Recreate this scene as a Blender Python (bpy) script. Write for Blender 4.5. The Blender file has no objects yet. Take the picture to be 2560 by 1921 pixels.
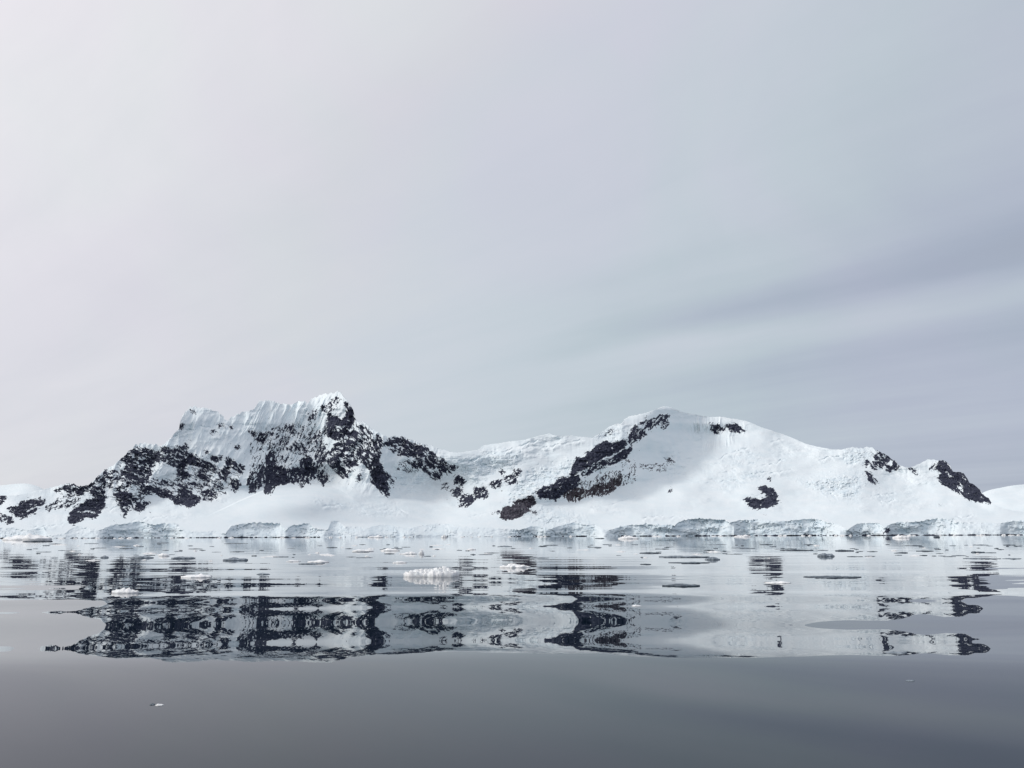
import bpy, math, random
import numpy as np
from mathutils import Matrix, Vector

random.seed(7)
SC = bpy.context.scene
COL = SC.collection
W, H, F = 2560.0, 1921.0, 1991.0        # photograph size and focal length in its pixels
CAM_H = 2.5                              # eye height above the water, low in a small boat
PITCH = math.atan(379.0 / F)
ROLL = 0.0031

# ------------------------------------------------------------------ camera
cp, sp = math.cos(PITCH), math.sin(PITCH)
FWD = np.array([0, cp, sp])
UP0 = np.array([0, -sp, cp])
R0 = np.array([1.0, 0, 0])
UP = UP0 * math.cos(ROLL) + R0 * math.sin(ROLL)
RT = R0 * math.cos(ROLL) - UP0 * math.sin(ROLL)
cam = bpy.data.cameras.new('camera')
cam.sensor_width = 36.0
cam.lens = 36.0 * F / W
cam.clip_start = 0.1
cam.clip_end = 60000
co = bpy.data.objects.new('camera', cam)
M = Matrix(((RT[0], UP[0], -FWD[0], 0), (RT[1], UP[1], -FWD[1], 0), (RT[2], UP[2], -FWD[2], CAM_H), (0, 0, 0, 1)))
co.matrix_world = M
COL.objects.link(co)
SC.camera = co


def ray(u, v):
    """world direction of a picture point scaled to one metre forward: (rx, rz)"""
    a = (np.asarray(u, float) - W / 2) / F
    b = (H / 2 - np.asarray(v, float)) / F
    x = FWD[0] + RT[0] * a + UP[0] * b
    y = FWD[1] + RT[1] * a + UP[1] * b
    z = FWD[2] + RT[2] * a + UP[2] * b
    return x / y, z / y


# ------------------------------------------------------------------ noise
rng = np.random.RandomState(11)
PERM = rng.permutation(512).astype(np.int64)
GA = rng.rand(512) * 2 * np.pi
GX, GY = np.cos(GA), np.sin(GA)
CELLR = rng.rand(512)


def hsh(i, j):
    return PERM[(PERM[i & 511] + j) & 511]


def perlin(x, y):
    xi, yi = np.floor(x).astype(np.int64), np.floor(y).astype(np.int64)
    xf, yf = x - xi, y - yi
    u, v = xf**3 * (xf * (xf * 6 - 15) + 10), yf**3 * (yf * (yf * 6 - 15) + 10)

    def g(i, j, fx, fy):
        k = hsh(i, j)
        return GX[k] * fx + GY[k] * fy
    a, b = g(xi, yi, xf, yf), g(xi + 1, yi, xf - 1, yf)
    c, d = g(xi, yi + 1, xf, yf - 1), g(xi + 1, yi + 1, xf - 1, yf - 1)
    return (a + u * (b - a)) * (1 - v) + (c + u * (d - c)) * v


def fbm(x, y, o=4, g=0.5, seed=0):
    s, a, t = 0, 1.0, 0
    for k in range(o):
        s = s + a * perlin(x * 2**k + 17.3 * (k + seed), y * 2**k - 31.7 * (k + seed))
        t += a * a
        a *= g
    return s / (math.sqrt(t) * 0.25)      # about unit spread


def ridged(x, y, o=4, seed=0):
    s, a = 0, 1.0
    for k in range(o):
        s = s + a * (1 - 2.6 * np.abs(perlin(x * 2**k + 9.1 * (k + seed), y * 2**k + 5.7 * (k + seed))))
        a *= 0.5
    return s


def cells(x, y, seed=0):
    """random level of the nearest cell, and the distance to the cell wall"""
    xi, yi = np.floor(x).astype(np.int64), np.floor(y).astype(np.int64)
    d1 = np.full(x.shape, 9.0)
    d2 = np.full(x.shape, 9.0)
    val = np.zeros(x.shape)
    for i in (-1, 0, 1):
        for j in (-1, 0, 1):
            k = hsh(xi + i + seed, yi + j)
            d = (xi + i + CELLR[k] - x)**2 + (yi + j + CELLR[(k + 77) & 511] - y)**2
            near = d < d1
            d2 = np.where(near, d1, np.minimum(d2, d))
            val = np.where(near, CELLR[(k + 201) & 511], val)
            d1 = np.where(near, d, d1)
    return val, np.sqrt(d2) - np.sqrt(d1)


def blur(a, n, m):
    def b1(a, n, ax):
        if n < 1:
            return a
        p = np.pad(a, [(n + 1, n) if k == ax else (0, 0) for k in range(2)], mode='edge')
        c = np.cumsum(p, axis=ax)
        L = a.shape[ax]
        sl = [slice(None)] * 2
        s2 = [slice(None)] * 2
        sl[ax] = slice(2 * n + 1, 2 * n + 1 + L)
        s2[ax] = slice(0, L)
        return (c[tuple(sl)] - c[tuple(s2)]) / (2 * n + 1)
    for _ in range(2):
        a = b1(b1(a, n, 0), m, 1)
    return a


def sstep(a, b, x):
    t = np.clip((x - a) / (b - a), 0, 1)
    return t * t * (3 - 2 * t)


# ------------------------------------------------------------------ materials
def mat(name):
    m = bpy.data.materials.new(name)
    m.use_nodes = True
    nt = m.node_tree
    return m, nt, nt.nodes['Principled BSDF']


def nd(nt, typ, **kw):
    n = nt.nodes.new(typ)
    for k, v in kw.items():
        setattr(n, k, v)
    return n


def ramp(nt, stops, fac=None):
    r = nd(nt, 'ShaderNodeValToRGB')
    el = r.color_ramp.elements
    while len(el) > 1:
        el.remove(el[-1])
    el[0].position, el[0].color = stops[0][0], (*stops[0][1], 1)
    for p, c in stops[1:]:
        e = el.new(p)
        e.color = (*c, 1)
    if fac is not None:
        nt.links.new(fac, r.inputs[0])
    return r


def mix(nt, fac, a, b, mode='MIX'):
    n = nd(nt, 'ShaderNodeMix', data_type='RGBA', blend_type=mode)
    for s, val in ((0, fac), (6, a), (7, b)):
        if isinstance(val, bpy.types.NodeSocket):
            nt.links.new(val, n.inputs[s])
        elif s == 0:
            n.inputs[0].default_value = val
        else:
            n.inputs[s].default_value = (*val, 1)
    return n.outputs[2]


def mth(nt, op, a, b=None, c=None, clamp=False):
    n = nd(nt, 'ShaderNodeMath', operation=op, use_clamp=clamp)
    for k, val in enumerate((a, b, c)):
        if val is None:
            continue
        if isinstance(val, bpy.types.NodeSocket):
            nt.links.new(val, n.inputs[k])
        else:
            n.inputs[k].default_value = val
    return n.outputs[0]


def noise(nt, vec, scale, detail=4, rough=0.55, dist=0.0):
    n = nd(nt, 'ShaderNodeTexNoise')
    n.inputs['Scale'].default_value = scale
    n.inputs['Detail'].default_value = detail
    n.inputs['Roughness'].default_value = rough
    n.inputs['Distortion'].default_value = dist
    if vec is not None:
        nt.links.new(vec, n.inputs['Vector'])
    return n.outputs['Fac']


def snow_material():
    m, nt, b = mat('snow_and_ice')
    tc = nd(nt, 'ShaderNodeTexCoord')
    at = nd(nt, 'ShaderNodeAttribute', attribute_name='ice')
    n1 = noise(nt, tc.outputs['Object'], 0.02, 5)
    n2 = noise(nt, tc.outputs['Object'], 0.12, 6, 0.6)
    white = ramp(nt, [(0.3, (0.725, 0.81, 0.845)), (0.7, (0.785, 0.845, 0.868))], n1)
    ice = ramp(nt, [(0.3, (0.53, 0.65, 0.72)), (0.52, (0.66, 0.76, 0.815)), (0.75, (0.78, 0.86, 0.89))], n2)
    c = mix(nt, at.outputs['Fac'], white.outputs[0], ice.outputs[0])
    nt.links.new(c, b.inputs['Base Color'])
    b.inputs['Roughness'].default_value = 0.75
    b.inputs['Specular IOR Level'].default_value = 0.15
    bp = nd(nt, 'ShaderNodeBump')
    bp.inputs['Strength'].default_value = 0.28
    bp.inputs['Distance'].default_value = 2.5
    nt.links.new(noise(nt, tc.outputs['Object'], 0.06, 7, 0.6), bp.inputs['Height'])
    nt.links.new(bp.outputs[0], b.inputs['Normal'])
    return m


def rock_material():
    m, nt, b = mat('dark_hazy_rock')
    tc = nd(nt, 'ShaderNodeTexCoord')
    at = nd(nt, 'ShaderNodeAttribute', attribute_name='tone')
    n1 = noise(nt, tc.outputs['Object'], 0.05, 7, 0.65)
    dark = ramp(nt, [(0.33, (0.018, 0.022, 0.040)), (0.55, (0.036, 0.041, 0.066)), (0.72, (0.085, 0.092, 0.125))], n1)  # dark rock, its tones lifted towards blue in place of distance haze
    brown = ramp(nt, [(0.35, (0.030, 0.024, 0.028)), (0.55, (0.085, 0.075, 0.085)), (0.7, (0.16, 0.15, 0.165))], n1)
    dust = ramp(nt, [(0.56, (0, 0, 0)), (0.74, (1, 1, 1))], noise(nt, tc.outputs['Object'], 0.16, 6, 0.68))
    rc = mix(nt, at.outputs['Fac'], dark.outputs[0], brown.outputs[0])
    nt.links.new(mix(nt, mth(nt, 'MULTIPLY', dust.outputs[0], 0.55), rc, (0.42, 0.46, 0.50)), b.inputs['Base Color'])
    b.inputs['Roughness'].default_value = 0.9
    b.inputs['Specular IOR Level'].default_value = 0.1
    bp = nd(nt, 'ShaderNodeBump')
    bp.inputs['Strength'].default_value = 0.8
    bp.inputs['Distance'].default_value = 4
    nt.links.new(n1, bp.inputs['Height'])
    nt.links.new(bp.outputs[0], b.inputs['Normal'])
    return m


def floe_material(name, c1, c2, c3, bump=0.03):
    m, nt, b = mat(name)
    tc = nd(nt, 'ShaderNodeTexCoord')
    n1 = noise(nt, tc.outputs['Object'], 3.0, 6, 0.6)
    r = ramp(nt, [(0.3, c1), (0.5, c2), (0.72, c3)], n1)
    nt.links.new(r.outputs[0], b.inputs['Base Color'])
    b.inputs['Roughness'].default_value = 0.55
    b.inputs['Specular IOR Level'].default_value = 0.3
    bp = nd(nt, 'ShaderNodeBump')
    bp.inputs['Strength'].default_value = 0.6
    bp.inputs['Distance'].default_value = bump
    nt.links.new(noise(nt, tc.outputs['Object'], 9.0, 5, 0.6), bp.inputs['Height'])
    nt.links.new(bp.outputs[0], b.inputs['Normal'])
    return m


def water_material():
    m, nt, b = mat('sea_water')
    b.inputs['Base Color'].default_value = (0.005, 0.013, 0.024, 1)
    b.inputs['Roughness'].default_value = 0.0
    b.inputs['IOR'].default_value = 1.333
    return m


SNOW, ROCK, SEA = snow_material(), rock_material(), water_material()
FLOE_WHITE = floe_material('floe_snow', (0.80, 0.86, 0.88), (0.90, 0.92, 0.925), (0.94, 0.945, 0.945))
FLOE_GREY = floe_material('wet_grey_ice', (0.10, 0.13, 0.16), (0.20, 0.24, 0.28), (0.44, 0.50, 0.55))
FLOE_DARK = floe_material('dark_wet_ice', (0.045, 0.06, 0.08), (0.09, 0.115, 0.14), (0.22, 0.27, 0.31))


# ------------------------------------------------------------------ object helpers
def mesh_obj(name, verts, quads, material, parent=None, attrs=None, normals=None):
    me = bpy.data.meshes.new(name)
    n, q = len(verts), len(quads)
    me.vertices.add(n)
    me.vertices.foreach_set('co', np.ascontiguousarray(verts, np.float32).ravel())
    k = quads.shape[1]
    me.loops.add(q * k)
    me.loops.foreach_set('vertex_index', np.ascontiguousarray(quads, np.int32).ravel())
    me.polygons.add(q)
    me.polygons.foreach_set('loop_start', np.arange(0, q * k, k, dtype=np.int32))
    me.polygons.foreach_set('use_smooth', np.ones(q, bool))
    me.update(calc_edges=True)
    me.materials.append(material)
    for nm, arr in (attrs or {}).items():
        a = me.attributes.new(nm, 'FLOAT', 'POINT')
        a.data.foreach_set('value', np.ascontiguousarray(arr, np.float32))
    if normals is not None:
        me.normals_split_custom_set_from_vertices(np.ascontiguousarray(normals, np.float32).tolist())
    o = bpy.data.objects.new(name, me)
    COL.objects.link(o)
    o.parent = parent
    return o


def tag(o, label, cat=None, group=None, kind=None):
    o['label'] = label
    if cat:
        o['category'] = cat
    if group:
        o['group'] = group
    if kind:
        o['kind'] = kind
    return o


# ------------------------------------------------------------------ outlines (1/3.456-pixel survey grids with five origins)
ORG = {1: (0, 950), 2: (560, 950), 3: (1100, 950), 4: (1600, 950), 5: (1920, 950)}


def pts(reg, s):
    ox, oy = ORG[reg]
    return np.array([[ox + float(a.split(',')[0]) / 3.456, oy + float(a.split(',')[1]) / 3.456] for a in s.split()])


RIDGE = np.vstack([
    [[-400, 1262], [-200, 1250], [-80, 1243]],
    pts(1, "0,1000 130,1000 400,942 500,915 600,890 650,903 690,920 750,910 800,885 830,850 870,800 900,775 960,755 1010,710 1080,650 1110,615 1150,590 1170,560 1260,545 1330,558 1395,575 1430,545 1480,500 1530,440 1548,420 1552,385 1562,345 1600,270 1640,240 1680,232 1740,245 1800,250 1860,270 1900,290 1930,312"),
    pts(2, "5,348 25,355 60,330 110,300 180,275 260,250 310,185 360,175 420,185 480,200 540,215 600,210 640,180 700,183 725,200 760,165 830,130 900,118 960,112 985,98 1010,115 1050,160 1085,200 1115,255 1130,310 1134,338 1160,365 1200,360 1240,385 1275,425 1320,440 1370,470 1420,500 1470,480 1530,485 1580,500 1640,525 1700,540 1760,560 1820,580"),
    pts(3, "10,602 60,612 130,630 200,625 330,605 370,570 430,555 530,545 620,530 720,520 800,500 880,480 940,465 1000,480 1080,485 1140,480 1200,490 1290,498 1320,500 1350,480 1390,455 1430,430 1480,395 1530,382 1570,375 1600,335 1640,312 1720,300 1800,280 1880,250 1930,230 1980,235 2030,255 2080,275"),
    pts(4, "400,290 470,300 560,318 640,322 690,318 740,325 790,335 850,342 920,355 980,380 1050,410 1130,435 1200,460 1280,485 1360,520 1430,550 1500,570 1580,585 1660,600 1740,603 1790,590 1840,583 1900,592 1960,582"),
    pts(5, "905,582 925,605 965,620 1005,640 1040,660 1070,690 1105,700 1125,735 1160,745 1190,755 1230,760 1260,745 1310,725 1360,700 1380,685 1430,690 1470,700 1505,692 1540,705 1570,740 1600,795 1640,795 1690,805 1720,850 1740,890 1780,905 1830,950 1870,1000 1910,1025 1925,1055 1945,1075 2000,1100 2100,1125 2212,1142"),
    [[2620, 1284], [2750, 1292], [2950, 1300]]])

CLIFF = np.vstack([
    [[-400, 1318], [-100, 1320]],
    pts(1, "0,1285 150,1280 250,1300 380,1275 430,1350 560,1330 650,1262 700,1270 800,1290 870,1300 960,1260 1060,1250 1160,1225 1250,1230 1330,1260 1420,1240 1540,1250 1550,1300 1620,1290 1650,1310 1780,1310 1870,1310 1950,1340"),
    pts(2, "45,1270 150,1245 300,1235 440,1245 485,1240 495,1270 530,1300 600,1260 740,1245 770,1280 830,1300 900,1300 930,1225 990,1220 1050,1280 1120,1265 1230,1285 1300,1262 1420,1255 1500,1270 1620,1285 1700,1260 1820,1240"),
    pts(3, "80,1250 180,1270 400,1280 560,1290 700,1300 760,1270 830,1265 950,1290 1050,1255 1150,1235 1280,1260 1330,1250 1420,1290 1470,1300 1540,1270 1650,1255 1800,1250 1900,1250 2030,1260"),
    pts(4, "330,1240 400,1210 520,1200 640,1210 740,1215 780,1240 880,1210 1000,1210 1100,1215 1160,1225 1280,1220 1400,1205 1480,1200 1580,1215"),
    pts(5, "500,1235 590,1240 690,1300 770,1240 960,1240 1000,1290 1060,1250 1100,1230 1280,1230 1340,1225 1400,1205 1610,1205 1620,1235 1750,1230 1900,1235 2020,1240 2060,1225 2212,1215"),
    [[2700, 1302], [2950, 1300]]])

# how blue and broken the ice front is along the shore (picture x, weight)
FRONT = np.array([[-400, .4], [0, .35], [110, .35], [130, .15], [240, .2], [270, .75], [440, .75], [460, .25], [560, .3], [575, .55], [690, .55], [705, .15], [725, .55], [790, .6], [810, .4], [870, .4], [1000, .55],
                  [1150, .4], [1240, .2], [1310, .8], [1480, .8], [1510, .2], [1540, 1], [1810, 1], [1835, .6], [1860, 1], [2050, .9], [2100, .3], [2130, .8], [2200, .8], [2215, .1], [2235, 1], [2300, .9], [2330, .6], [2380, .5], [2400, .2], [2500, .3], [2520, .8], [2950, .8]])

# rock outcrops: region, fill, streak angle, streak length, streak width, brown tone, outline
ROCKS = """
1|.25|28|24|5.5|0|840,880 1150,610 1390,670 1620,610 1860,760 2080,800 2050,960 1870,1005 1700,1080 1540,1085 1300,960 1200,1110 1010,1085 970,950
2|.17|-66|20|5|0|225,540 420,420 800,350 880,600 880,880 560,880 380,940 205,930
2|.25|38|20|6|0|880,560 1110,460 1290,480 1360,560 1330,720 1150,740 1050,760 900,690
1|.85|0|12|6|0|0,1000 30,995 40,1030 20,1060 0,1075 -60,1060 -60,1010
1|.85|0|12|6|0|-60,1175 0,1175 60,1180 105,1210 100,1235 60,1240 30,1215 0,1205 -60,1210
1|.92|-20|14|6|0|75,1110 140,1090 200,1060 300,1040 360,1030 385,1040 370,1080 330,1110 290,1140 245,1160 180,1190 140,1170 90,1140
1|.5|-25|11|5|0|385,1100 450,1060 560,1000 640,1000 690,1030 660,1080 600,1120 520,1110 400,1130
1|.86|20|12|6|0|470,960 560,920 620,903 700,920 760,905 815,885 800,930 740,960 680,1000 600,980 540,970
1|.9|20|14|7|0|770,980 810,935 860,940 900,970 910,1020 880,1045 840,1010 790,1010
1|1|10|16|8|0|690,1080 740,1050 820,1040 890,1050 890,1090 850,1130 790,1120 730,1110
1|1|-10|16|8|0|600,1220 610,1160 640,1120 700,1115 730,1150 800,1160 850,1145 840,1170 800,1195 750,1180 710,1200 660,1230 610,1240
1|.68|-45|10|5|0|830,865 880,805 910,780 950,830 985,790 1000,840 960,920 900,940 870,920
1|.82|22|13|5|0|1020,860 1060,790 1100,720 1040,700 1090,640 1150,595 1220,597 1300,597 1390,650 1340,690 1310,740 1300,830 1260,880 1330,870 1250,910 1140,880
1|.84|28|20|5|0|1390,605 1420,580 1500,600 1600,565 1620,590 1560,615 1650,650 1750,700 1860,750 1850,800 1760,770 1700,745 1620,740 1580,790 1480,750 1390,700 1370,670 1450,690 1400,630
1|.86|28|16|5|0|1490,820 1560,770 1630,830 1570,875
1|.8|28|14|5|0|1680,800 1750,780 1830,820 1810,870 1720,850
1|.96|10|14|6|0|980,1000 1040,960 1130,980 1140,1020 1040,1020
1|.88|25|12|6|0|1010,1040 1060,1030 1120,1020 1180,1030 1210,1050 1280,1070 1240,1120 1200,1140 1130,1110 1090,1150 1070,1180 1060,1120 1020,1070
1|.74|25|12|6|0|1000,940 1100,890 1190,880 1230,920 1190,1000 1230,1020 1310,975 1240,950 1220,900
1|.94|30|18|6|0|1230,920 1300,920 1370,940 1450,970 1500,1000 1560,1000 1550,950 1600,940 1680,1000 1740,1020 1700,1070 1640,1105 1560,1070 1510,1070 1500,1030 1440,1010 1390,1000 1330,970
1|.74|10|14|5|0|1740,970 1820,960 1880,980 1870,1010 1820,1045 1760,1030
1|.82|30|14|6|0|1740,915 1850,900 1920,910 1920,950 1850,955 1790,890
1|.86|10|12|6|0|1820,680 1870,660 1915,665 1910,700 1830,700
1|.76|50|12|6|0|1940,670 1990,690 2050,720 2110,770 2090,810 2000,760 1960,830 1950,880 1890,860 1890,800 1950,760
1|.62|60|10|5|0|1990,850 2080,890 2070,920 2020,980 2000,920
1|.58|28|14|4|0|1330,870 1440,880 1560,900 1700,890 1760,930 1640,950 1480,930 1350,905
1|.9|0|8|4|0|1548,380 1575,390 1560,430 1545,430
1|.9|0|6|4|0|1765,620 1795,620 1795,635 1765,635
1|.8|0|6|4|0|2035,580 2065,580 2060,600 2035,600
1|.8|0|6|3|0|1825,445 1855,445 1855,457 1825,457
1|.8|0|6|3|0|1890,395 1925,395 1925,407 1890,407
1|.8|0|6|3|0|1985,410 2010,412 2010,424 1985,422
1|.8|0|5|4|0|1650,265 1680,275 1680,290 1650,280
2|.88|-75|14|6|0|195,870 230,820 300,780 350,770 340,880 300,940 240,980 205,930
2|.58|-65|14|5|0|230,740 340,725 350,780 270,790
2|.97|-80|16|7|0|350,960 355,850 370,740 365,660 405,635 440,680 450,780 465,900 400,965 365,975
2|1|-80|16|7|0|470,900 465,770 490,745 540,790 535,890 500,905
2|.92|-75|16|7|0|550,890 550,800 590,760 650,770 680,690 730,660 770,700 775,840 740,885 650,890
2|.82|-75|14|6|0|785,850 780,760 810,740 830,790 880,790 895,870 860,910 830,880
2|.72|-65|12|4|0|220,450 290,465 380,455 385,490 350,545 290,540 250,480
2|.42|-65|11|5|0|410,420 560,380 660,410 640,480 560,500 480,530 500,470
2|.66|50|13|5|0|540,600 620,540 680,550 720,620 700,650 620,640
2|.54|-65|11|4|0|715,340 770,260 800,250 790,330 760,380
2|.42|-65|10|4|0|370,560 440,540 520,480 560,520 480,640 440,720 520,700 500,650 380,640
2|.38|-70|9|4|0|640,470 760,480 850,440 860,560 800,600 740,640 700,560
2|.66|-55|12|5|0|830,230 880,220 920,190 970,150 995,170 970,230 900,300 860,290
2|.97|25|15|7|0|890,460 890,380 920,330 960,325 1010,350 1050,335 1060,260 1040,200 1065,205 1110,270 1130,330 1110,360 1090,400 1110,450 1090,490 1060,480 1010,500 960,510 920,500
2|.6|-60|12|5|0|850,470 880,400 890,330 910,280 930,320 900,430 880,490
2|.62|60|12|5|0|1110,420 1160,390 1250,430 1280,465 1220,480 1150,530 1110,500
2|.78|20|13|6|0|870,650 930,600 960,550 1040,510 1100,500 1150,530 1150,600 1190,600 1200,660 1150,700 1140,740 1080,760 1020,720 980,690 940,640
2|.92|40|16|7|0|890,690 950,680 1000,740 1050,790 1060,840 1030,860 980,810 930,760
2|.66|-50|12|5|0|780,660 840,560 900,560 870,640 900,690 850,740 800,720
2|.78|65|14|6|0|1190,680 1230,650 1290,570 1310,500 1320,478 1360,500 1355,560 1350,640 1330,700 1290,720 1280,780 1230,760 1190,720
2|.55|60|12|5|0|1150,530 1290,480 1300,560 1230,640 1180,620
2|1|65|16|7|0|1290,720 1330,700 1360,760 1390,860 1420,950 1410,1000 1370,970 1330,930 1280,880 1275,810
2|.92|60|10|5|0|1400,820 1450,850 1465,890 1440,890
2|.9|30|14|5|0|1370,560 1440,515 1500,503 1570,530 1650,552 1740,585 1700,640 1600,660 1500,640 1420,600 1540,600 1460,570
2|.72|48|13|5|0|1620,640 1740,590 1830,640 1900,700 1950,760 1960,800 1920,820 1880,800 1860,860 1800,860 1760,800 1680,770 1640,720
2|.5|40|12|4|0|1470,760 1560,690 1640,720 1690,790 1620,800 1520,790
2|.92|20|8|5|0|1940,740 2010,760 1970,780
2|.55|-30|8|4|0|1880,900 1940,895 1945,940 1885,945
2|.92|-40|10|6|0|1995,850 2030,825 2080,880 2060,910 2000,890
2|.8|0|8|5|0|660,905 690,900 670,930
2|.7|0|9|5|0|1140,840 1170,815 1180,870 1150,880
2|.6|0|7|4|0|1070,780 1120,780 1120,795 1070,795
2|.66|-40|11|5|0|1960,970 2010,930 2060,960 2060,1000 2000,1000
3|.9|-50|12|6|0|300,940 380,930 425,985 390,1020 330,1010 300,970
3|.82|-30|12|6|0|158,1105 165,1070 185,1010 260,1000 320,1000 290,1050 230,1090 180,1108
3|.7|-40|10|5|0|90,970 140,930 170,980 160,1010 100,1000
3|.9|-50|12|6|0|445,905 480,870 530,870 520,910 470,930
3|.82|-40|12|6|0|560,850 630,790 700,783 700,800 650,850 650,890 600,905 560,880
3|.55|50|9|4|0|510,800 540,755 560,800 530,830
3|1|-20|20|9|.55|525,1190 530,1140 560,1110 620,1100 640,1060 720,1040 800,1015 820,1060 790,1100 740,1150 690,1180 620,1195 570,1205
3|.6|0|8|3|0|450,1145 520,1135 520,1155 450,1152
3|.8|0|8|4|.3|790,1140 830,1135 820,1150 795,1150
3|.97|-25|22|7|0|825,985 900,940 990,900 1030,860 1100,850 1180,830 1200,870 1180,910 1100,960 1050,1000 990,1040 920,1020 860,1015
3|.98|-28|24|8|0|1130,820 1160,740 1180,690 1240,670 1280,630 1330,610 1340,580 1420,545 1480,560 1530,540 1590,530 1600,560 1560,600 1480,640 1400,680 1330,720 1260,770 1190,790 1150,830
3|.93|-28|20|7|0|1230,800 1310,765 1400,710 1500,675 1540,640 1620,590 1650,600 1600,680 1540,710 1450,730 1390,760 1330,775 1280,820 1240,825
3|.84|-45|12|6|0|1610,530 1640,460 1680,390 1710,420 1770,440 1780,470 1700,520 1650,560
3|.66|-40|11|6|0|1735,375 1780,360 1860,330 1920,300 1970,310 1960,350 1975,400 1930,420 1880,400 1800,440 1760,420
3|.4|-30|8|4|0|1420,480 1480,420 1500,440 1450,480
3|.9|-70|16|6|.9|1060,1010 1100,960 1200,940 1270,960 1330,930 1400,900 1450,890 1510,860 1570,840 1560,900 1500,950 1450,980 1390,1000 1280,1000 1220,1030 1160,1050 1100,1030
3|.42|-80|14|4|.7|1200,880 1330,870 1380,800 1450,800 1540,780 1580,800 1570,860 1340,930 1220,940
3|.22|-85|10|4|.5|1570,690 1690,690 1690,900 1580,910
3|.3|0|6|4|.4|1720,730 1960,720 1960,790 1880,800 1720,760
4|.84|-60|11|6|0|605,375 640,400 680,380 690,420 740,430 710,460 660,465 610,440
4|.97|25|14|6|0|745,390 800,388 850,405 900,440 860,440 820,440 770,430
4|.97|-15|16|6|0|910,1035 960,1035 1030,1030 1080,1010 1100,980 1060,970 1030,940 1080,925 1110,940 1150,955 1185,1000 1175,1030 1195,1045 1150,1080 1110,1100 1050,1100 990,1110 950,1085
4|.8|0|6|5|0|250,950 272,950 272,965 250,965
4|.8|0|5|5|0|1098,850 1110,850 1110,864 1098,864
4|.8|25|8|3|.3|220,680 250,690 290,715 285,720 240,705
5|.92|0|10|6|0|840,705 860,700 885,730 850,742
5|.88|30|13|6|0|890,745 930,700 925,625 960,630 1000,650 1040,660 1070,695 1010,720 970,760 900,765
5|.84|-60|12|6|0|1020,740 1060,760 1085,705 1110,705 1125,765 1050,790
5|.93|50|12|5|0|845,790 870,800 890,830 940,880 900,895 860,850
5|.93|50|10|5|0|1230,763 1245,775 1280,815 1250,805
5|.5|-60|10|4|0|1390,770 1440,725 1500,697 1510,760 1500,810 1440,785
5|.97|40|16|6|0|1450,770 1490,697 1505,694 1540,707 1575,745 1600,795 1690,805 1720,860 1740,893 1790,912 1840,970 1870,1005 1920,1035 1915,1058 1860,1052 1800,1045 1740,1030 1690,1000 1650,960 1610,930 1560,930 1500,880 1470,850 1500,810
5|.7|60|10|5|0|1480,840 1560,860 1640,950 1655,990 1600,950 1540,920
5|.75|-60|7|4|0|1005,1320 1050,1270 1045,1300 1020,1330
"""
# snow patches kept clear inside the rock
HOLES = """
2|950,425 1000,395 1055,400 1040,430 960,440
5|1620,880 1690,885 1690,930 1662,972 1640,930
1|1310,760 1400,700 1500,760 1530,800 1500,860 1330,850
2|1370,590 1400,600 1500,660 1520,760 1430,800 1370,740
2|1050,600 1110,620 1090,660 1050,650
2|880,560 940,540 945,590 880,620
2|900,180 960,250 1000,320 1040,330 1050,270 1030,200 1000,190 985,230
4|1010,985 1060,985 1090,1005 1030,1020
"""
# broken blue icefalls: region, strength, outline
SERACS = """
3|.9|560,1090 650,900 780,780 1000,740 1130,700 1140,820 1000,880 830,960 740,1030 640,1050
3|.7|150,740 280,680 430,600 700,620 700,700 620,780 520,760 400,850 300,900 200,880
3|.6|1330,620 1350,490 1480,400 1590,400 1600,520 1450,540
4|.5|680,720 760,640 850,590 1000,600 1090,690 1000,740 850,760
4|.55|640,880 800,780 1060,780 1100,850 960,880 850,960 700,940
4|.8|1370,870 1600,830 1900,800 1930,900 1900,1040 1700,1040 1500,960
4|.5|170,600 300,600 400,760 260,880 220,760
5|.35|900,990 1110,980 1110,1080 980,1080
3|.6|720,1180 900,1080 1100,1120 1280,1200 1280,1260 1000,1270 760,1260
2|.45|740,1040 900,1050 1090,1080 1500,1100 1600,1160 1300,1170 900,1110
5|.9|640,650 700,600 860,590 900,640 830,700 700,740
"""


def inside_sd(P, U, V, margin=14):
    """signed distance to an outline (positive inside) over a window of the survey grid"""
    lo, hi = P.min(0) - margin, P.max(0) + margin
    ui = np.searchsorted(UC, [lo[0], hi[0]])
    if ui[1] <= ui[0]:
        return None
    sl = (slice(None), slice(ui[0], ui[1]))
    u, v = U[sl], V[sl]
    rows = np.where(((v > lo[1]) & (v < hi[1])).any(1))[0]
    if len(rows) == 0:
        return None
    sl = (slice(rows[0], rows[-1] + 1), sl[1])
    u, v = U[sl], V[sl]
    ins = np.zeros(u.shape, bool)
    dm = np.full(u.shape, 1e9)
    n = len(P)
    for k in range(n):
        x1, y1 = P[k]
        x2, y2 = P[(k + 1) % n]
        if y1 != y2:
            c = ((y1 > v) != (y2 > v)) & (u < (x2 - x1) * (v - y1) / (y2 - y1) + x1)
            ins ^= c
        dx, dy = x2 - x1, y2 - y1
        t = np.clip(((u - x1) * dx + (v - y1) * dy) / (dx * dx + dy * dy + 1e-9), 0, 1)
        dm = np.minimum(dm, (u - x1 - t * dx)**2 + (v - y1 - t * dy)**2)
    d = np.sqrt(dm)
    return sl, np.where(ins, d, -d)


# ------------------------------------------------------------------ the land across the bay
UC = np.arange(-330, 2900, 1.25)
NR, NB = 330, 26
shore_y = np.interp(UC, [-400, 0, 640, 900, 1150, 1300, 1450, 3000], [1420, 1500, 1700, 1830, 1980, 2060, 2110, 2180])
shore_y = blur(shore_y[None, :], 0, 60)[0]
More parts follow.
